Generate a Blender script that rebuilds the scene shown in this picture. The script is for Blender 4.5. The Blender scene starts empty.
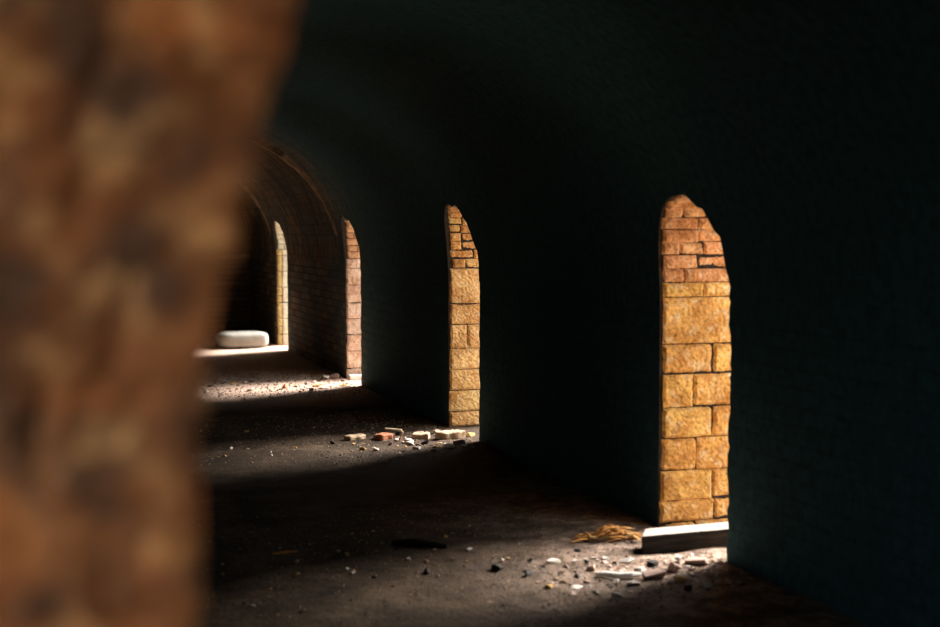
import bpy, bmesh, math, random
from mathutils import Vector, Matrix, noise
R_ = random.Random(7)
C = bpy.context.scene.collection
sc = bpy.context.scene

# ------------------------------------------------------------------ dimensions (metres)
XR, XL = 2.86, 0.106            # inner faces of the right and left tunnel walls
XC, RAD = (XR + XL) / 2, (XR - XL) / 2
ZS = 1.10                       # springing of the barrel vault
T = 0.40                        # wall thickness
Y0, Y1 = -2.6, 18.6             # tunnel ends
CAM = Vector((0, 0, 1.45)); YAW, PITCH, FPX = math.radians(18.282), math.radians(-3.617), 1305.0

def cam_axes():
    fw = Vector((math.sin(YAW)*math.cos(PITCH), math.cos(YAW)*math.cos(PITCH), math.sin(PITCH)))
    rt = Vector((math.cos(YAW), -math.sin(YAW), 0)); return rt, rt.cross(fw), fw
RT, UP, FW = cam_axes()
def at(px, py, z=0.0):          # floor point seen at a photo pixel
    r = RT*((px-470)/FPX) - UP*((py-313.5)/FPX) + FW
    t = (z-CAM.z)/r.z
    return CAM + r*t

def nz(x, y, z=0.0, s=1.0): return noise.noise(Vector((x*s, y*s, z*s)))
def hf(x, y):                   # floor height
    h = 0.010*nz(x, y, 3, 1.3) + 0.006*nz(x, y, 9, 5) + 0.007*nz(x, y, 1, 16)
    n = nz(x, y, 5, 34); h += 0.009*n*abs(n)
    return h

# ------------------------------------------------------------------ materials
def new_mat(name):
    m = bpy.data.materials.new(name); m.use_nodes = True
    nt = m.node_tree; b = nt.nodes['Principled BSDF']
    b.inputs['Roughness'].default_value = 0.9
    b.inputs['Specular IOR Level'].default_value = 0.15
    return m, nt, b
def N(nt, typ, **kw):
    n = nt.nodes.new(typ)
    for k, v in kw.items():
        if k.startswith('_'): setattr(n, k[1:], v)
        else: n.inputs[k.replace('__', ' ')].default_value = v
    return n
def ramp(nt, fac, stops):
    r = nt.nodes.new('ShaderNodeValToRGB'); e = r.color_ramp.elements
    while len(e) < len(stops): e.new(0.5)
    for q, (p, c) in zip(e, stops): q.position = p; q.color = (*c, 1)
    nt.links.new(fac, r.inputs['Fac']); return r.outputs['Color']
def mixc(nt, fac, a, b, mode='MIX'):
    m = nt.nodes.new('ShaderNodeMix'); m.data_type = 'RGBA'; m.blend_type = mode
    for s, v in ((0, fac), (6, a), (7, b)):
        if hasattr(v, 'is_output'): nt.links.new(v, m.inputs[s])
        else: m.inputs[s].default_value = v if s == 0 else (*v, 1)
    return m.outputs[2]
def math_(nt, op, a, b=0.0, clamp=False):
    m = nt.nodes.new('ShaderNodeMath'); m.operation = op; m.use_clamp = clamp
    for s, v in ((0, a), (1, b)):
        if hasattr(v, 'is_output'): nt.links.new(v, m.inputs[s])
        else: m.inputs[s].default_value = v
    return m.outputs[0]
def bump(nt, b, h, strength, dist):
    n = N(nt, 'ShaderNodeBump', Strength=strength, Distance=dist)
    nt.links.new(h, n.inputs['Height']); nt.links.new(n.outputs[0], b.inputs['Normal'])
def noise_tex(nt, co, scale, detail=5, rough=0.6):
    n = N(nt, 'ShaderNodeTexNoise', Scale=scale, Detail=detail, Roughness=rough)
    nt.links.new(co, n.inputs['Vector']); return n.outputs['Fac']

def stone_mat(name, dark=0.36, stain=(0.50, 0.19, 0.04), stain_amt=0.75, grain=60, pale=.6, blot=(.42, .68), big=11, pale_col=(.88, .72, .46)):
    m, nt, b = new_mat(name)
    at_ = nt.nodes.new('ShaderNodeAttribute'); at_.attribute_name = 'block_colour'
    co = nt.nodes.new('ShaderNodeTexCoord').outputs['Object']
    n1 = noise_tex(nt, co, big, 6, .65); n2 = noise_tex(nt, co, grain, 6, .7); n3 = noise_tex(nt, co, 4.5, 3)
    f1 = math_(nt, 'MULTIPLY', ramp(nt, n1, [(blot[0], (0, 0, 0)), (blot[1], (1, 1, 1))]), stain_amt)
    c = mixc(nt, f1, at_.outputs['Color'], stain)
    n4 = noise_tex(nt, co, 21, 5, .7)
    c = mixc(nt, math_(nt, 'MULTIPLY', ramp(nt, n4, [(0.52, (0, 0, 0)), (0.66, (1, 1, 1))]), pale), c, pale_col)
    c = mixc(nt, 1.0, c, ramp(nt, n4, [(0.30, (0.3, 0.24, 0.2)), (0.40, (1, 1, 1))]), 'MULTIPLY')
    c = mixc(nt, 1.0, c, ramp(nt, n2, [(0.30, (dark,)*3), (0.56, (1, 1, 1))]), 'MULTIPLY')
    c = mixc(nt, 1.0, c, ramp(nt, n3, [(0.3, (0.75, 0.7, 0.65)), (0.6, (1, 1, 1))]), 'MULTIPLY')
    nt.links.new(c, b.inputs['Base Color'])
    bump(nt, b, n2, 0.6, 0.008)
    return m

def soot_brick_mat(name):
    m, nt, b = new_mat(name)
    co = nt.nodes.new('ShaderNodeTexCoord').outputs['Object']
    s = nt.nodes.new('ShaderNodeSeparateXYZ'); nt.links.new(co, s.inputs[0])
    dx = math_(nt, 'ABSOLUTE', math_(nt, 'SUBTRACT', s.outputs[0], XC))
    dz = math_(nt, 'MAXIMUM', math_(nt, 'SUBTRACT', s.outputs[2], ZS), 0.0)
    ang = math_(nt, 'ARCTAN2', dz, dx)
    v = math_(nt, 'ADD', math_(nt, 'MINIMUM', s.outputs[2], ZS), math_(nt, 'MULTIPLY', ang, RAD))
    # walls are coursed level; the vault is turned in rings side by side
    ring = math_(nt, 'GREATER_THAN', s.outputs[2], ZS+.02); lev = math_(nt, 'SUBTRACT', 1.0, ring)
    pick = lambda p, q: math_(nt, 'ADD', math_(nt, 'MULTIPLY', p, lev), math_(nt, 'MULTIPLY', q, ring))
    cb = nt.nodes.new('ShaderNodeCombineXYZ'); nt.links.new(pick(s.outputs[1], v), cb.inputs[0]); nt.links.new(pick(v, s.outputs[1]), cb.inputs[1])
    br = N(nt, 'ShaderNodeTexBrick', Scale=1.0); br.inputs['Brick Width'].default_value = .235; br.inputs['Row Height'].default_value = .075
    br.inputs['Mortar Size'].default_value = .007; br.inputs['Mortar Smooth'].default_value = .3
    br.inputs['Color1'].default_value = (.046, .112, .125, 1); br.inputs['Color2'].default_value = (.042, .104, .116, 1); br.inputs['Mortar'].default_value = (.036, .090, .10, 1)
    nt.links.new(cb.outputs[0], br.inputs['Vector'])
    br2 = N(nt, 'ShaderNodeTexBrick', Scale=1.0)
    for k in ('Brick Width', 'Row Height', 'Mortar Size', 'Mortar Smooth'): br2.inputs[k].default_value = br.inputs[k].default_value
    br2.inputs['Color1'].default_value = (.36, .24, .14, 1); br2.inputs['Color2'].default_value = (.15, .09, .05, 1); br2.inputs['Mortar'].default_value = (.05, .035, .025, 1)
    nt.links.new(cb.outputs[0], br2.inputs['Vector'])
    n1 = noise_tex(nt, co, 2.2, 5); n2 = noise_tex(nt, co, 24, 5, .7)
    # dark to brown brick towards the far bays: their stronger light put into colour
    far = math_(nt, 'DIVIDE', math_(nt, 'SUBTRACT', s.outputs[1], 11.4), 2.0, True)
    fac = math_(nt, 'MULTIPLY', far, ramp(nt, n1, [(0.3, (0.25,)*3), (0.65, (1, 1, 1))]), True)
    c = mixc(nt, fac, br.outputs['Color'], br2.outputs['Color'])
    c = mixc(nt, 1.0, c, ramp(nt, n2, [(0.3, (0.5,)*3), (0.6, (1, 1, 1))]), 'MULTIPLY')
    nt.links.new(c, b.inputs['Base Color'])
    hgt = math_(nt, 'ADD', math_(nt, 'MULTIPLY', br.outputs['Fac'], -0.6), n2)
    bump(nt, b, hgt, 0.45, 0.006)
    return m

def dirt_mat(name):
    m, nt, b = new_mat(name)
    co = nt.nodes.new('ShaderNodeTexCoord').outputs['Object']
    n1 = noise_tex(nt, co, 2.6, 6, .65); n2 = noise_tex(nt, co, 17, 6, .75); n3 = noise_tex(nt, co, 70, 4, .7)
    c = ramp(nt, n1, [(0.30, (.026, .017, .010)), (0.52, (.068, .043, .026)), (0.72, (.135, .09, .058))])
    # pale brick dust by the doorways; its fade also paints their light falling off
    s = nt.nodes.new('ShaderNodeSeparateXYZ'); nt.links.new(co, s.inputs[0])
    d = math_(nt, 'DIVIDE', math_(nt, 'SUBTRACT', s.outputs[0], 1.55), 1.25, True)
    d = math_(nt, 'MULTIPLY', d, ramp(nt, n2, [(0.30, (0.2,)*3), (0.62, (1, 1, 1))]))
    n5 = noise_tex(nt, co, 5.5, 4, .6)
    d = math_(nt, 'MULTIPLY', d, ramp(nt, n5, [(0.36, (0.3,)*3), (0.58, (1, 1, 1))]))
    mid_dim = math_(nt, 'DIVIDE', math_(nt, 'SUBTRACT', s.outputs[1], 6.6), 1.4, True)   # middle bay darker: its weaker light put into the floor colour
    d = math_(nt, 'MULTIPLY', d, math_(nt, 'SUBTRACT', 1.0, math_(nt, 'MULTIPLY', mid_dim, 0.88)))
    far = math_(nt, 'DIVIDE', math_(nt, 'SUBTRACT', s.outputs[1], 10.3), 1.2, True)  # far bays paler: their stronger light painted into the floor
    d = math_(nt, 'MAXIMUM', d, math_(nt, 'MULTIPLY', far, ramp(nt, n2, [(0.33, (0.6,)*3), (0.5, (1, 1, 1))])))
    c = mixc(nt, math_(nt, 'POWER', d, 1.4), c, (.70, .49, .38))
    c = mixc(nt, 1.0, c, ramp(nt, n3, [(0.32, (0.42,)*3), (0.55, (1, 1, 1))]), 'MULTIPLY')
    nt.links.new(c, b.inputs['Base Color'])
    bump(nt, b, math_(nt, 'ADD', n2, math_(nt, 'MULTIPLY', n3, 0.5)), 0.9, 0.02)
    return m

def plain_mat(name, c1, c2, scale=30, rough=.85, dist=.004):
    m, nt, b = new_mat(name); b.inputs['Roughness'].default_value = rough
    co = nt.nodes.new('ShaderNodeTexCoord').outputs['Object']
    n = noise_tex(nt, co, scale, 5, .65)
    nt.links.new(ramp(nt, n, [(0.32, c1), (0.66, c2)]), b.inputs['Base Color'])
    bump(nt, b, n, 0.6, dist); return m
def wood_mat(name, c1, c2):
    m, nt, b = new_mat(name)
    co = nt.nodes.new('ShaderNodeTexCoord').outputs['Object']
    mp = nt.nodes.new('ShaderNodeMapping'); mp.inputs['Scale'].default_value = (3, 40, 40); nt.links.new(co, mp.inputs[0])
    n = noise_tex(nt, mp.outputs[0], 1.5, 5, .6)
    nt.links.new(ramp(nt, n, [(0.35, c1), (0.65, c2)]), b.inputs['Base Color'])
    bump(nt, b, n, 0.5, 0.004); return m

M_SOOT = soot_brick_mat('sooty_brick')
M_DIRT = dirt_mat('dusty_dirt')
M_STONE = stone_mat('ochre_sandstone')
M_PINK = stone_mat('pale_pink_brick', dark=.6, stain=(.45, .20, .08), stain_amt=.6, grain=45, pale=.3, pale_col=(.85, .72, .6))
M_LIME = stone_mat('limewashed_brick', dark=.8, stain=(.55, .42, .2), stain_amt=.3)
M_NEAR = stone_mat('weathered_brick', dark=.35, stain=(.055, .030, .018), stain_amt=.9, grain=22, pale=.65, blot=(.42, .58), big=11, pale_col=(.66, .34, .13))
M_MORTAR = plain_mat('sooty_mortar', (.014, .011, .009), (.05, .034, .022), 40)
M_GROUND = plain_mat('yard_gravel', (.30, .26, .20), (.48, .43, .35), 4, .95)
M_PALE = plain_mat('pale_rubble', (.42, .35, .29), (.72, .64, .58))
M_PINKR = plain_mat('pinkish_rubble', (.34, .21, .16), (.58, .42, .36))
M_OCHRE = plain_mat('ochre_rubble', (.38, .20, .06), (.62, .40, .17))
M_DARKR = plain_mat('dark_clinker', (.015, .015, .014), (.05, .045, .04))
M_BROWN = plain_mat('brown_rubble', (.10, .06, .035), (.26, .16, .10))
M_REDB = plain_mat('red_brick', (.30, .10, .05), (.52, .22, .12))
M_TAN = plain_mat('tan_brick', (.30, .20, .12), (.56, .42, .28))
M_STRAW = wood_mat('straw_splinter', (.30, .12, .03), (.60, .29, .08))
M_LATH = wood_mat('pale_lath', (.45, .33, .20), (.72, .58, .40))
M_DWOOD = wood_mat('dark_wood', (.012, .012, .012), (.035, .030, .026))
M_PALEW = wood_mat('pale_wood', (.26, .22, .185), (.40, .345, .30))
M_WHITE = plain_mat('white_plaster', (.66, .62, .56), (.84, .81, .76), 14)
M_SLAB = plain_mat('pale_concrete', (.32, .305, .265), (.43, .415, .37), 9)

# ------------------------------------------------------------------ object helpers
def mk(name, verts, faces, mats, parent=None, smooth=False, recalc=True, midx=None):
    me = bpy.data.meshes.new(name)
    me.from_pydata([tuple(v) for v in verts], [], faces)
    for m in (mats if isinstance(mats, (list, tuple)) else [mats]): me.materials.append(m)
    if recalc:
        bm = bmesh.new(); bm.from_mesh(me); bmesh.ops.recalc_face_normals(bm, faces=bm.faces); bm.to_mesh(me); bm.free()
    if midx:
        for p, i in zip(me.polygons, midx): p.material_index = i
    if smooth: me.polygons.foreach_set('use_smooth', [True]*len(me.polygons))
    o = bpy.data.objects.new(name, me); C.objects.link(o)
    if parent: o.parent = parent
    return o
def struct(o): o['kind'] = 'structure'; return o
def tag(o, label, cat, group=None):
    o['label'] = label; o['category'] = cat
    if group: o['group'] = group
    return o

# ------------------------------------------------------------------ shell
def prism(profile, ya, yb):
    n = len(profile)
    v = [(x, ya, z) for x, z in profile] + [(x, yb, z) for x, z in profile]
    f = [list(range(n)), list(range(2*n-1, n-1, -1))]
    f += [[i, (i+1) % n, n+(i+1) % n, n+i] for i in range(n)]
    return v, f
A_TOP = math.radians(52)
def arc(a0, a1, n): return [(math.cos(a0+(a1-a0)*i/n)*RAD, ZS+math.sin(a0+(a1-a0)*i/n)*RAD) for i in range(n+1)]
def shell_wall(name, side, doors):
    pts = [(RAD, -.3)] + arc(0, A_TOP, 18)
    xo = RAD + T
    pts += [(xo, pts[-1][1]), (xo, -.3)]
    prof = [(XC + side*x - (.035 if side < 0 else 0), z) for x, z in pts]
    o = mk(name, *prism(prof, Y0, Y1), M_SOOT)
    for d in doors:
        e = 0.010
        yz = [(d['y0']-e, -.35), (d['y0']-e, d['zs'])]
        yc, a = (d['y0']+d['y1'])/2, (d['y1']-d['y0'])/2+e
        for i in range(1, 24):
            t = math.pi - math.pi*i/24; yz.append((yc+a*math.cos(t), d['zs']+(d['rise']+e)*math.sin(t)))
        yz += [(d['y1']+e, d['zs']), (d['y1']+e, -.35)]
        xa, xb = XC+side*(RAD-.9), XC+side*(RAD+T+.3)
        fine = []                                  # ragged, broken brick edge
        for (ya_, za_), (yb_, zb_) in zip(yz, yz[1:]):
            k = max(1, int(math.hypot(yb_-ya_, zb_-za_)/.03))
            fine += [(ya_+(yb_-ya_)*i/k, za_+(zb_-za_)*i/k) for i in range(k)]
        fine.append(yz[-1]); yz = []
        for q in fine:
            g = 1+(.030*noise.noise(Vector((q[0]*9, q[1]*9, 2)))+.020*noise.noise(Vector((q[0]*27, q[1]*27, 5))))/a
            g = g if q[0] < yc and side > 0 else 1.0
            yz.append((yc+(q[0]-yc)*g, q[1] if q[1] < .2 else q[1]+(q[1]-.6)*.5*(g-1)))
        n = len(yz)
        v = [(xa, y, z) for y, z in yz] + [(xb, y, z) for y, z in yz]
        f = [list(range(n)), list(range(2*n-1, n-1, -1))] + [[i, (i+1) % n, n+(i+1) % n, n+i] for i in range(n)]
        cut = mk('cutter', v, f, M_MORTAR)
        md = o.modifiers.new('b', 'BOOLEAN'); md.operation = 'DIFFERENCE'; md.solver = 'EXACT'; md.material_mode = 'TRANSFER'; md.object = cut
        dg = bpy.context.evaluated_depsgraph_get()
        me = bpy.data.meshes.new_from_object(o.evaluated_get(dg))
        o.modifiers.clear(); old = o.data; o.data = me; bpy.data.meshes.remove(old)
        cm = cut.data; bpy.data.objects.remove(cut); bpy.data.meshes.remove(cm)
        me.name = name
    return struct(o)

D1 = dict(y0=5.05, y1=5.705, zs=1.20, rise=.40)
D2 = dict(y0=8.46, y1=9.15, zs=1.18, rise=.45)
D3 = dict(y0=11.93, y1=12.56, zs=1.18, rise=.40)
D4 = dict(y0=15.72, y1=16.49, zs=1.22, rise=.36)
D5 = dict(y0=-.75, y1=.90, zs=1.66, rise=.30)
shell_wall('wall_right', 1, [D1, D2, D3, D4])
shell_wall('wall_left', -1, [D5])
pr = arc(A_TOP, math.pi-A_TOP, 40)
xo = RAD+T
zt = 2.95
za = pr[0][1]
prof = [(XC+x, z) for x, z in pr] + [(XC-xo, za), (XC-xo, zt), (XC+xo, zt), (XC+xo, za)]
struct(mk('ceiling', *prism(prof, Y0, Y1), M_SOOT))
for k, (ya, yb) in enumerate(((12.74, 12.84), (16.62, 16.74))):     # brick ribs across the vault
    v, f = [], []; n = 60
    for i in range(n+1):
        t = math.radians(12)+math.radians(156)*i/n; pj = .05*min(1, math.sin(t)**2*1.6)
        for (yy, rr) in ((ya, RAD+.02), (ya, RAD-pj), (yb, RAD-pj), (yb, RAD+.02)):
            rr += 0.016*noise.noise(Vector((t*16, yy*3, k))); y2 = yy+.035*noise.noise(Vector((t*9, rr*40, k+5)))
            v.append((XC+math.cos(t)*rr, y2, ZS+math.sin(t)*rr))
    for i in range(n):
        for q in range(4): f.append((i*4+q, i*4+(q+1) % 4, i*4+4+(q+1) % 4, i*4+4+q))
    f += [(0, 1, 2, 3), (n*4, n*4+1, n*4+2, n*4+3)]
    struct(mk('trim_%d' % (k+1), v, f, plain_mat('rib_brick', (.16, .11, .065), (.48, .33, .21), 9)))
def box(x0, x1, y0, y1, z0, z1):
    v = [(x, y, z) for z in (z0, z1) for y in (y0, y1) for x in (x0, x1)]
    return v, [(0, 1, 3, 2), (4, 5, 7, 6), (0, 1, 5, 4), (2, 3, 7, 6), (0, 2, 6, 4), (1, 3, 7, 5)]
struct(mk('wall_far', *box(XL-T, XR+T, Y1, Y1+.5, -.3, zt), M_SOOT))
struct(mk('wall_near', *box(XL-T, XR+T, Y0-.5, Y0, -.3, zt), M_SOOT))

# floor: uneven trodden dirt, finer where the camera is close
xs = [XL-T-.05 + i*.036 for i in range(int((XR-XL+2*T+.1)/.036)+2)]
ys = []; y = Y0-.05
while y < Y1+.1:
    ys.append(y); y += .06 if y < 3.4 else (.026 if y < 7 else .036 if y < 10.5 else .06)
nx = len(xs)
fv = [(x, y, hf(x, y)) for y in ys for x in xs]
ff = [(j*nx+i, j*nx+i+1, (j+1)*nx+i+1, (j+1)*nx+i) for j in range(len(ys)-1) for i in range(nx-1)]
nsoil = len(ff)
rg = random.Random(77)
def grit(x, y, r):              # crumbs trodden into the dirt belong to the floor surface
    b = len(fv); z = hf(x, y); a = rg.uniform(0, 6.28)
    for k in range(4): fv.append((x+math.cos(a+k*1.57)*r*rg.uniform(.7, 1.2), y+math.sin(a+k*1.57)*r*rg.uniform(.7, 1.2), z-.002))
    fv.append((x+rg.uniform(-.3, .3)*r, y+rg.uniform(-.3, .3)*r, z+r*rg.uniform(.5, 1.1)))
    for k in range(4): ff.append((b+k, b+(k+1) % 4, b+4))
for _ in range(3600): grit(.5+2.4*rg.random()**.6, rg.uniform(4.3, 6.6), rg.uniform(.002, .008))
for _ in range(2000): grit(.8+2.0*rg.random()**.6, rg.uniform(7.8, 10.2), rg.uniform(.003, .011))
for _ in range(1200): grit(rg.uniform(1.1, 2.8), rg.uniform(11.2, 13.4), rg.uniform(.004, .016))
M_GRIT = plain_mat('mixed_grit', (.05, .036, .026), (.34, .26, .20), 60)
struct(mk('floor', fv, ff, [M_DIRT, M_GRIT], recalc=False, midx=[0]*nsoil+[1]*(len(ff)-nsoil)))
fl = bpy.data.objects['floor'].data; fl.polygons.foreach_set('use_smooth', [k < nsoil for k in range(len(ff))])
struct(mk('ground', *box(-22, 26, -22, 40, -.4, -.03), M_GROUND))

# ------------------------------------------------------------------ stone linings of the doorways
def vault_x(z, side, zs=ZS):
    d = max(0.0, min(z-zs, RAD*.99)); return XC + side*math.sqrt(RAD*RAD-d*d)
class Lining:
    def __init__(s, d, side, xin, depth):
        s.d, s.side, s.xin, s.depth = d, side, xin, depth
        yc, a = (d['y0']+d['y1'])/2, (d['y1']-d['y0'])/2
        P = [(d['y0'], -.06), (d['y0'], d['zs'])]
        for i in range(1, 40):
            t = math.pi*(1-i/40); P.append((yc+a*math.cos(t), d['zs']+d['rise']*math.sin(t)))
        P += [(d['y1'], d['zs']), (d['y1'], -.06)]
        s.P = P; s.cum = [0]
        for p, q in zip(P, P[1:]): s.cum.append(s.cum[-1]+math.hypot(q[0]-p[0], q[1]-p[1]))
        s.L = s.cum[-1]; s.leg = d['zs']+.06
        s.v, s.f, s.c = [], [], []
    def pt(s, q):
        q = min(max(q, 0), s.L)
        i = 0
        while i < len(s.cum)-2 and s.cum[i+1] < q: i += 1
        t = (q-s.cum[i])/(s.cum[i+1]-s.cum[i]); p, r = s.P[i], s.P[i+1]
        ty, tz = r[0]-p[0], r[1]-p[1]; l = math.hypot(ty, tz)
        return p[0]+ty*t, p[1]+tz*t, -tz/l, ty/l          # point and normal into the masonry
    def block(s, s0, s1, u0, u1, col, rough=.010, rnd=.018, gap=.004, back=.085, proud=0.0, res=.014):
        s0 += gap; s1 -= gap; u0 += gap if u0 > .001 else 0; u1 -= gap
        if s1-s0 < .012 or u1-u0 < .012: return
        ns, nu = max(2, round((s1-s0)/res)), max(2, round((u1-u0)/res))
        seed = R_.random()*100
        sl = [s0]+[s0+(s1-s0)*i/ns for i in range(ns+1)]+[s1]
        ul = [u0]+[u0+(u1-u0)*i/nu for i in range(nu+1)]+[u1]
        base = len(s.v); W = len(ul)
        tilt = R_.uniform(-.004, .004); tilt2 = R_.uniform(-.012, .012)
        for i, q in enumerate(sl):
            for j, u in enumerate(ul):
                rim = i in (0, len(sl)-1) or j in (0, len(ul)-1)
                y, z, n_y, n_z = s.pt(q)
                e = min(q-s0, s1-q, u-u0, u1-u)
                if rim: t = back
                else:
                    t = -proud
                    if e < rnd: t += rnd*.75*(1-math.sqrt(max(0, 1-(1-e/rnd)**2)))
                    k = Vector((u, q, seed))
                    t += rough*(.9*noise.noise(k*6)+.3*noise.noise(k*24)+.55*noise.noise(k*64))
                    t += tilt2*(u-u0) + tilt*((q-s0)/(s1-s0)-.5)
                wq = .006*noise.noise(Vector((u*14, q*14, seed+7))) if not rim or True else 0
                wu = .012*abs(noise.noise(Vector((q*16, u*16, seed+31))))
                zz = z + n_z*t; yy = y + n_y*t
                xx = s.xin(zz) + s.side*(u + (wu if u > 0.001 or not rim else 0))
                if abs(q-s0) > 1e-6 and abs(q-s1) > 1e-6: zz += wq*.3
                s.v.append((xx, yy, zz))
        for i in range(len(sl)-1):
            for j in range(W-1):
                a = base+i*W+j
                s.f.append((a, a+1, a+W+1, a+W)); s.c.append(col)
    def build(s, name, mat):
        o = mk(name, s.v, s.f, mat, recalc=False)
        me = o.data; ca = me.color_attributes.new('block_colour', 'FLOAT_COLOR', 'CORNER')
        data = []
        for p, c in zip(me.polygons, s.c): data += [c[0], c[1], c[2], 1.0]*p.loop_total
        ca.data.foreach_set('color', data)
        # normals must face the opening
        bm = bmesh.new(); bm.from_mesh(me); bmesh.ops.recalc_face_normals(bm, faces=bm.faces)
        yc = (s.d['y0']+s.d['y1'])/2; sgn = 0
        for f in bm.faces:
            c = f.calc_center_median(); sgn += f.normal.dot(Vector((0, yc-c.y, s.d['zs']*.6-c.z)))
        if sgn < 0: bmesh.ops.reverse_faces(bm, faces=bm.faces)
        bm.to_mesh(me); bm.free()
        return struct(o)
def vary(c, a=.12):
    k = 1+R_.uniform(-a, a); h = -abs(R_.uniform(-a, a))*.4
    return (min(.9, c[0]*k), min(.9, c[1]*k*(1+h)), min(.9, c[2]*k*(1+2*h)))
def columns(depth, first, widths):
    out = [0]; u = first
    while u < depth-.08: out.append(u); u += R_.choice(widths)*R_.uniform(.9, 1.1)
    out.append(depth); return out

OCHRE, RED = (.90, .50, .15), (.88, .46, .23)
def lining(name, d, mat, far_courses, col, arch_col, course=.155, side=1, arch_brick=.066, widths=(.26, .32, .38), seed=1, depth=T, zs_v=ZS, rough=.011, xin=None, inset=0.0, edge_col=None, cvar=.14, rk=1.0, gap=.003):
    global R_
    R_ = random.Random(seed)
    L = Lining(d, side, xin or (lambda z: vault_x(z, side, zs_v)), depth)
    # near jamb and far jamb: coursed stone
    for jamb in (0, 1):
        if jamb and far_courses: cs = far_courses
        else:
            cs = []; z = -.06
            while z < d['zs']-.06:
                z1 = min(z+course*R_.uniform(.93, 1.07), d['zs'])
                if d['zs']-z1 < .07: z1 = d['zs']
                cs.append((z, z1, None)); z = z1
        for k, (z0, z1, splits) in enumerate(cs):
            us = splits or columns(depth, R_.choice(widths)*(1 if k % 2 else .62), widths)
            if us[-1] < depth-.01: us = (list(us) if depth-us[-1] > .1 else list(us)[:-1])+[depth]
            for u0, u1 in zip(us, us[1:]):
                off = 0 if u0 > 0 else R_.uniform(0, .010 if jamb else .045)
                hs = [(z0, z1)]
                if u1-u0 < .13 and z1-z0 > .12 and R_.random() < .7: m = z0+(z1-z0)*R_.uniform(.4, .6); hs = [(z0, m), (m, z1)]
                for a, b in hs:
                    s0, s1 = (a+.06, b+.06) if not jamb else (L.L-(b+.06), L.L-(a+.06))
                    L.block(s0, s1, u0+off, u1, edge_col if edge_col and u0 == 0 else vary(col, cvar), rough=rough, gap=gap*R_.uniform(.3, 1.2), rnd=R_.uniform(.010, .024)*rk, proud=R_.uniform(.001, .009)*rk)
    # arch ring of small bricks
    s = L.leg; end = L.L-L.leg; n = max(6, round((end-s)/arch_brick))
    for i in range(n):
        a, b = s+(end-s)*i/n, s+(end-s)*(i+1)/n
        us = columns(depth, R_.choice((.11, .13, .2)), (.12, .23, .2))
        if i <= n*.42: us[0] = R_.choice((0, .01, .03, .05))
        else: us[0] = inset*(1 if i > n*.55 else .5)
        for u0, u1 in zip(us, us[1:]):
            L.block(a, b, u0+(R_.uniform(0, .015) if u0 == us[0] else 0), u1, vary(arch_col, .25), rough=.010*rk, rnd=.014*rk, gap=.0025*rk, proud=R_.uniform(-.004, .012)*rk, res=.014)
    return L.build(name, mat)

c1 = [(-.06, .02, [.03, .20, .40]), (.02, .127, [0, .30, .42]), (.127, .276, [0, .285, .42]), (.276, .435, [0, .20, .42]), (.435, .588, [0, .286, .42]),
      (.588, .751, [0, .178, .42]), (.751, .899, [0, .286, .42]), (.899, 1.129, [.008, .42]), (1.129, 1.20, [.012, .23, .42])]
lining('door_1', D1, M_STONE, c1, OCHRE, RED, seed=3, inset=.004)
c2 = [(-.06, .0, None), (.0, .116, [0, .36]), (.116, .272, [0, .30]), (.272, .428, [0, .4]), (.428, .583, [0, .33]), (.583, .76, [0, .14, .4]), (.76, .915, [0, .31]), (.915, 1.18, [.0, .35])]
lining('door_2', D2, M_STONE, c2, (.90, .57, .25), (.88, .48, .19), seed=11, inset=.015)
lining('door_3', D3, M_PINK, None, (.80, .60, .47), (.72, .46, .27), course=.165, seed=21, rough=.015, inset=.025)
c4 = [(z/100, (z+20)/100, [0, .07, .3]) for z in range(-6, 100, 20)]+[(1.14, 1.22, [0, .07, .3])]
lining('door_4', D4, M_LIME, c4, (.86, .80, .66), (.86, .80, .66), course=.2, seed=31, rough=.006, inset=.02, edge_col=(.62, .42, .16))
lining('door_5', D5, M_NEAR, None, (.35, .125, .040), (.35, .125, .040), course=.078, side=-1, cvar=.25, gap=.0003, rough=.008, rk=.25, widths=(.115, .2), seed=41, xin=lambda z: XL + .001 + 1.24*(RAD-math.sqrt(max(.01, RAD*RAD-max(0, z-1.2)**2))))

# ------------------------------------------------------------------ debris
def hull(n, seed, sx, sy, sz):
    r = random.Random(seed); bm = bmesh.new()
    for _ in range(n):
        v = Vector((r.gauss(0, 1), r.gauss(0, 1), r.gauss(0, 1))).normalized()*r.uniform(.8, 1)
        bm.verts.new((v.x*sx, v.y*sy, v.z*sz))
    res = bmesh.ops.convex_hull(bm, input=bm.verts)
    bmesh.ops.delete(bm, geom=[v for v in bm.verts if not v.link_faces], context='VERTS')
    bmesh.ops.bevel(bm, geom=list(bm.edges), offset=min(sx, sy, sz)*.035, segments=1, affect='EDGES')
    zmin = min(v.co.z for v in bm.verts)
    for v in bm.verts: v.co.z -= zmin
    me = bpy.data.meshes.new('chunk'); bm.to_mesh(me); bm.free(); return me
CH = [hull(R_.randint(8, 13), 100+i, R_.uniform(.8, 1.1), R_.uniform(.6, .95), R_.uniform(.38, .7)) for i in range(14)]
_mats = {}
def chunk_mesh(i, mat):
    k = (i, mat.name)
    if k not in _mats:
        m = CH[i].copy(); m.name = 'rubble'; m.materials.append(mat); _mats[k] = m
    return _mats[k]
placed = []
def chunk(name, x, y, r, mat, label, cat, group=None, i=None, rz=None, flat=1.0, z=None):
    o = bpy.data.objects.new(name, chunk_mesh(R_.randrange(len(CH)) if i is None else i, mat)); C.objects.link(o)
    placed.append((x, y, r))
    o.location = (x, y, (hf(x, y) if z is None else z)-r*.10*flat); o.rotation_euler = (0, 0, R_.uniform(0, 6.28) if rz is None else rz)
    o.scale = (r, r, r*flat); return tag(o, label, cat, group)

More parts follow.
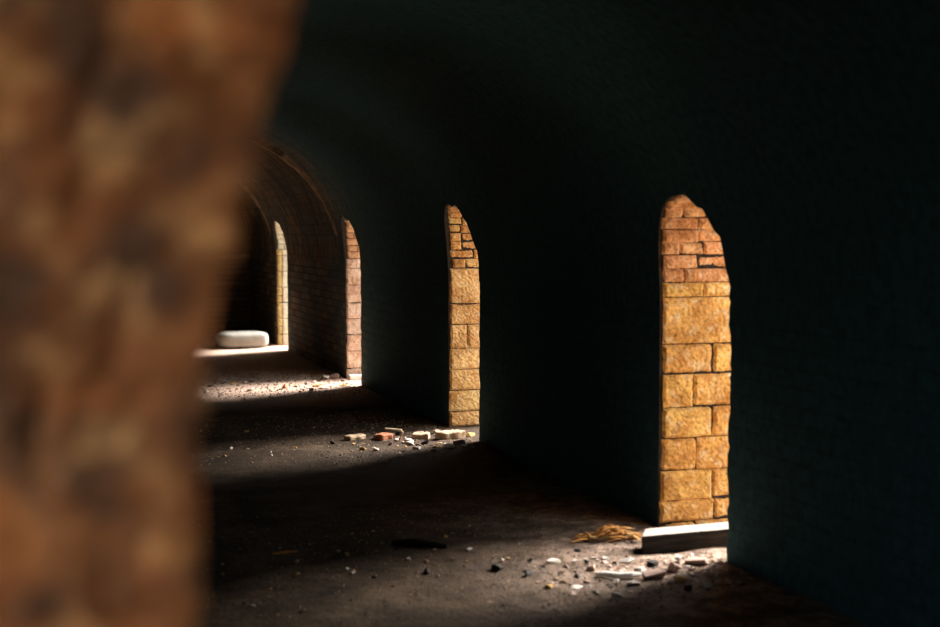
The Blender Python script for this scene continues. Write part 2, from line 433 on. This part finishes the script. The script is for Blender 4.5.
def rough_box(name, lx, ly, lz, mat, loc, rz=0, amp=.004, seed=0, ry=0, rx=0, mats=None, top_idx=None, bev=.006, res=.03):
    bm = bmesh.new(); bmesh.ops.create_cube(bm, size=1)
    for v in bm.verts: v.co = Vector((v.co.x*lx, v.co.y*ly, (v.co.z+.5)*lz))
    bmesh.ops.bevel(bm, geom=list(bm.edges), offset=bev, segments=2, affect='EDGES', profile=.5)
    for ax, l in ((Vector((1, 0, 0)), lx), (Vector((0, 1, 0)), ly)):
        n = int(l/res)
        for k in range(1, n):
            bmesh.ops.bisect_plane(bm, geom=bm.verts[:]+bm.edges[:]+bm.faces[:], plane_co=ax*(-l/2+l*k/n), plane_no=ax)
    for v in bm.verts:
        k = v.co*18+Vector((seed*7.1, 0, 0)); v.co += Vector((noise.noise(k), noise.noise(k+Vector((9, 0, 0))), .7*noise.noise(k+Vector((0, 9, 0)))))*amp
    bm.normal_update()
    me = bpy.data.meshes.new(name)
    for m in (mats or [mat]): me.materials.append(m)
    if top_idx is not None:
        for f in bm.faces:
            if f.normal.z > .75: f.material_index = top_idx
    bm.to_mesh(me); bm.free()
    o = bpy.data.objects.new(name, me); C.objects.link(o); o.location = loc; o.rotation_euler = (rx, ry, rz); return o

def tube(name, pts, rad, mat, sides=7, flat=1.0):
    v, f = [], []; pts = [Vector(p) for p in pts]
    for i, p in enumerate(pts):
        t = (pts[min(i+1, len(pts)-1)]-pts[max(i-1, 0)]).normalized()
        a = t.cross(Vector((0, 0, 1))).normalized(); b = a.cross(t)
        r = rad[i] if isinstance(rad, (list, tuple)) else rad
        for k in range(sides):
            q = 2*math.pi*k/sides; v.append(p + a*math.cos(q)*r + b*math.sin(q)*r*flat)
    for i in range(len(pts)-1):
        for k in range(sides): f.append((i*sides+k, i*sides+(k+1) % sides, (i+1)*sides+(k+1) % sides, (i+1)*sides+k))
    f += [tuple(range(sides)), tuple(range(len(v)-1, len(v)-sides-1, -1))]
    o0 = pts[0].copy(); o = mk(name, [p-o0 for p in v], f, mat); o.location = o0; return o

def F(px, py, up=0.0):
    p = at(px, py); return Vector((p.x, p.y, hf(p.x, p.y)+up))

R_ = random.Random(5)
# beam lying across the nearest doorway: dark sides, pale top
b = rough_box('timber_beam', .74, .13, .088, M_DWOOD, (2.965, 5.345, hf(2.9, 5.34)-.004), rz=.02, amp=.003, mats=[M_DWOOD, M_PALEW], top_idx=1, bev=.008)
for v in b.data.vertices: v.co.x += v.co.y*.62      # ends cut on the slant
tag(b, 'thick dark timber beam with pale top lying across the nearest doorway', 'beam')

# big pale slab, far end
def slab(lx, ly, lz):
    v, f = [], []; nu, nv = 48, 14
    for j in range(nv+1):
        ph = -math.pi/2+math.pi*j/nv
        for i in range(nu):
            th = 2*math.pi*i/nu
            cx_, sx_ = math.cos(th), math.sin(th)
            ex = lambda c, p: math.copysign(abs(c)**p, c)
            rr = ex(math.cos(ph), .45)
            k = 1+.03*noise.noise(Vector((cx_*2, sx_*2, ph)))
            v.append((lx/2*ex(cx_, .42)*rr*k, ly/2*ex(sx_, .5)*rr*k, lz/2*(1+ex(math.sin(ph), .55))*k))
    for j in range(nv):
        for i in range(nu): f.append((j*nu+i, j*nu+(i+1) % nu, (j+1)*nu+(i+1) % nu, (j+1)*nu+i))
    return v, f
p = at(243, 349)
s_ = mk('stone_slab', *slab(.64, .5, .205), M_SLAB, smooth=True); s_.location = (p.x+.03, p.y+.3, hf(p.x, p.y+.3)-.008); s_.rotation_euler = (0, 0, .05)
tag(s_, 'thick pale rounded slab lying on the lit floor at the far end', 'slab')

# white threshold strip under the third doorway
t_ = rough_box('threshold_stone', .62, .10, .05, M_WHITE, (3.17, 12.43, hf(3.1, 12.4)-.004), rz=0, amp=.004)
tag(t_, 'white threshold strip at the foot of the pink third doorway', 'threshold')

# near patch -----------------------------------------------------------
pts = [F(596, 577, .012), F(606, 579, .016), F(618, 579.5, .018), F(631, 578.5, .016), F(642, 576.5, .012)]
placed += [(q.x, q.y, .035) for q in pts]
tag(tube('curved_strip', pts, [.008, .013, .014, .013, .007], M_WHITE), 'white curved strip lying on the sunlit floor before the nearest doorway', 'strip')
tag(tube('dark_stick', [F(393, 544, .014), F(415, 546.5, .018), F(447, 549, .012)], [.012, .020, .010], M_DWOOD), 'dark charred stick lying across the dim floor in the foreground', 'stick')
tag(tube('pale_splinter', [F(273, 555, .006), F(284, 554, .008), F(296, 552.5, .006)], [.004, .008, .004], M_STRAW), 'thin straw-coloured splinter on the dark floor near the blurred brick jamb', 'splinter')
for px, py, r, m, l in [
    (297, 564, .024, M_PALE, 'pale rounded stone on the dark floor, largest left of the dim patch'),
    (298, 577, .022, M_OCHRE, 'small ochre flake on the dark floor just below the pale rounded stone'),
    (347, 557, .024, M_OCHRE, 'yellowish flake on the dark floor right of the pale rounded stone'),
    (327, 572, .016, M_BROWN, 'small tan stone between two yellowish flakes on the dark floor'),
    (252, 607, .019, M_PALE, 'pale pebble at the bottom of the dark floor by the blurred jamb'),
    (446, 538, .018, M_OCHRE, 'small ochre stone behind the dark charred stick'),
    (470, 551, .022, M_PALE, 'pale tan stone right of the dark charred stick'),
    (411, 540, .017, M_REDB, 'small reddish stone behind the middle of the dark charred stick')]:
    q = F(px, py); chunk('stone', q.x, q.y, r, m, l, 'stone', flat=.8)
for px, py, r, m, l in [
    (497, 571, .046, M_DARKR, 'black clinker lump on the dim brown floor, left of the bright rubble'),
    (531, 562, .026, M_DARKR, 'small black clinker lump between the larger lump and the straw heap'),
    (427, 573, .038, M_DARKR, 'flat black clinker lump low on the dim floor in the foreground'),
    (578, 551, .034, M_DARKR, 'black clinker lump below the heap of orange splinters'),
    (586, 563, .028, M_DARKR, 'black clinker lump left of the white curved strip'),
    (652, 565, .040, M_DARKR, 'black clinker lump in the bright rubble below the timber beam')]:
    q = F(px, py); chunk('clinker', q.x, q.y, r, m, l, 'clinker', flat=.7)
for px, py, r, m, l in [
    (593, 571, .042, M_PINKR, 'pinkish broken stone just left of the white curved strip'),
    (627, 562, .040, M_PALE, 'upright pale broken stone below the left end of the timber beam'),
    (655, 578, .060, M_PINKR, 'broad pinkish stone at the front edge of the bright rubble'),
    (672, 571, .050, M_PINKR, 'pinkish slab of stone in the bright rubble, right of the broad one'),
    (678, 561, .040, M_PALE, 'pale stone in the bright rubble just before the timber beam'),
    (697, 563, .055, M_PINKR, 'flat pinkish stone at the right end of the bright rubble'),
    (606, 560, .028, M_PALE, 'small pale stone below the heap of orange splinters'),
    (640, 572, .036, M_PALE, 'pale stone directly behind the white curved strip')]:
    q = F(px, py); chunk('broken_stone', q.x, q.y, r*1.12, m, l, 'stone', flat=.7)
for k in range(80):                      # heap of straw-coloured splinters
    u = R_.random(); px = 578+u*62; py = 541-6*R_.random()*(1-abs(u-.55))+R_.uniform(-2, 2)
    q = F(px, py); a = R_.uniform(-.6, .6)+(R_.random() < .25)*1.2; l = R_.uniform(.03, .11)
    h = .01+.06*max(0, 1-abs(u-.55)*2.2)*R_.random()
    d = Vector((math.cos(a), -math.sin(a)*.7, R_.uniform(-.25, .25)))*l/2
    o = tube('wood_splinter', [q-d+Vector((0, 0, h)), q+Vector((0, 0, h+.006)), q+d+Vector((0, 0, h))], [.004, R_.uniform(.006, .012), .003], R_.choice([M_STRAW, M_STRAW, M_OCHRE]), 5, .6)
    tag(o, 'orange wood splinter in the heap left of the timber beam', 'splinter', 'splinters heaped left of the timber beam')

def scatter(n, name, xr, yr, rr, mats, label, cat, group, dens=None, seed=0, flat=(.5, .9)):
    global R_
    R_ = random.Random(seed); k = 0; tries = 0
    while k < n and tries < n*60:
        tries += 1
        x, y = R_.uniform(*xr), R_.uniform(*yr)
        if dens and R_.random() > dens(x, y): continue
        r = rr[0]+(rr[1]-rr[0])*R_.random()**2.2
        if any((x-a)**2+(y-b_)**2 < (.95*(r+q))**2 for a, b_, q in placed): continue
        if 2.5 < x+.02 and abs(y-5.345+.05) < .10+r and x > 2.5: continue
        chunk(name, x, y, r, R_.choice(mats), label, cat, group, flat=R_.uniform(*flat)); k += 1
mix = [M_PALE, M_PALE, M_PINKR, M_PINKR, M_OCHRE, M_BROWN, M_DARKR]
scatter(155, 'rubble_chip', (1.9, 2.84), (4.64, 5.25), (.010, .05), mix, 'small broken chip in the sunlit rubble before the nearest doorway', 'rubble', 'rubble before the nearest doorway', lambda x, y: min(1, (x-1.9)*1.1)*(1 if y > 4.72+.28*(x-2.0) else .2), 1)
scatter(90, 'pebble', (.7, 2.1), (4.6, 6.2), (.006, .020), [M_BROWN, M_BROWN, M_OCHRE, M_PALE, M_DARKR], 'small pebble scattered on the dim brown floor of the nearest bay', 'pebble', 'pebbles on the nearest dim floor', None, 2)

# second bay -----------------------------------------------------------
q = F(399, 438)
lb = F(399, 441)
tag(tube('bent_lath', [lb+Vector((-.085, .05, .083)), lb+Vector((.018, -.004, .074)), lb+Vector((.026, -.008, .064)), lb], [.009, .011, .012, .011], M_LATH, 6, .7), 'bent pale lath standing up from the rubble by the second doorway', 'lath')
for px, py, lx, ly, lz, rz, m, l in [
    (450, 439, .20, .10, .06, .25, M_TAN, 'tan whole brick lying at the foot of the second doorway'),
    (421, 438, .12, .09, .05, -.4, M_TAN, 'tan broken brick half between the bent lath and the second doorway'),
    (383, 438.5, .11, .09, .05, .5, M_REDB, 'red brick fragment left of the bent pale lath'),
    (355, 439, .15, .08, .04, .5, M_TAN, 'flat tan brick piece alone on the dim floor of the second bay')]:
    g = F(px, py); o = rough_box('brick', lx, ly, lz, m, (g.x, g.y, g.z-.010), rz, .011, px, bev=.010, res=.022); placed.append((g.x, g.y, max(lx, ly)*.62)); tag(o, l, 'brick')
for px, py, r, m, l in [(409, 443, .05, M_PALE, 'white stone just right of the bent lath foot'),
    (426, 443.5, .055, M_DARKR, 'black clinker lump in front of the tan brick half'),
    (231, 449, .03, M_PALE, 'small white stone alone at the left of the second bay floor'),
    (271, 453, .02, M_PALE, 'tiny white stone in the middle of the second bay floor'),
    (470, 437, .05, M_OCHRE, 'ochre stone against the foot of the second doorway jamb'),
    (436, 433, .05, M_PINKR, 'pinkish stone behind the tan brick of the second doorway')]:
    g = F(px, py); chunk('stone', g.x, g.y, r, m, l, 'stone', flat=.75)
scatter(75, 'rubble_chip', (1.9, 2.84), (8.15, 9.0), (.014, .055), mix, 'broken chip in the rubble before the second doorway', 'rubble', 'rubble before the second doorway', lambda x, y: (x-1.9)*1.2, 3)
scatter(45, 'pebble', (1.0, 2.1), (8.1, 9.7), (.008, .026), [M_BROWN, M_BROWN, M_PALE, M_DARKR, M_OCHRE], 'small pebble scattered on the dim floor of the second bay', 'pebble', 'pebbles on the second bay floor', None, 4)

# third bay ------------------------------------------------------------
for px, py, r, m, l in [(337, 378, .12, M_PINKR, 'largest pinkish rubble lump beside the third doorway'),
    (324, 379, .085, M_PALE, 'pale rubble lump left of the largest one by the third doorway'),
    (285, 388, .065, M_REDB, 'red brick lump on the middle of the third lit floor patch'),
    (312, 391, .05, M_PINKR, 'pinkish lump at the front edge of the third lit floor patch')]:
    g = F(px, py); chunk('broken_stone', g.x, g.y, r, m, l, 'stone', flat=.7)
scatter(62, 'rubble_chip', (1.25, 2.8), (11.6, 12.9), (.018, .07), mix, 'broken chip on the third lit floor patch', 'rubble', 'rubble on the third floor patch', lambda x, y: .3+.7*(x > 2.2), 6, (.35, .7))

# ------------------------------------------------------------------ light
w = bpy.data.worlds.new('sky'); sc.world = w; w.use_nodes = True
bg = w.node_tree.nodes['Background']; bg.inputs['Color'].default_value = (.92, .97, 1.0, 1); bg.inputs['Strength'].default_value = 3.2
sl = bpy.data.lights.new('sun', 'SUN'); sl.energy = 21; sl.angle = math.radians(26); sl.color = (1, .95, .88)
so = bpy.data.objects.new('sun', sl); C.objects.link(so)
el = math.radians(38); az = math.radians(-17); dv = Vector((-math.cos(az)*math.cos(el), math.sin(az)*math.cos(el), -math.sin(el)))
so.rotation_euler = dv.to_track_quat('-Z', 'Y').to_euler(); so.location = (9, 12, 9)

# ------------------------------------------------------------------ camera
cd = bpy.data.cameras.new('camera'); cd.sensor_width = 36; cd.lens = FPX/940*36
co = bpy.data.objects.new('camera', cd); C.objects.link(co)
m3 = Matrix((RT, UP, -FW)).transposed(); co.matrix_world = Matrix.Translation(CAM) @ m3.to_4x4()
cd.clip_start = .02; cd.dof.use_dof = True; cd.dof.focus_distance = 9.2; cd.dof.aperture_fstop = 2.0; cd.dof.aperture_blades = 0
sc.camera = co
sc.cycles.max_bounces = 8; sc.cycles.diffuse_bounces = 6
sc.cycles.use_denoising = True
vs = sc.view_settings; sc.display_settings.display_device = 'sRGB'
vs.view_transform = 'Standard'; vs.look = 'None'; vs.gamma = 1; vs.use_curve_mapping = False; vs.exposure = 0.0
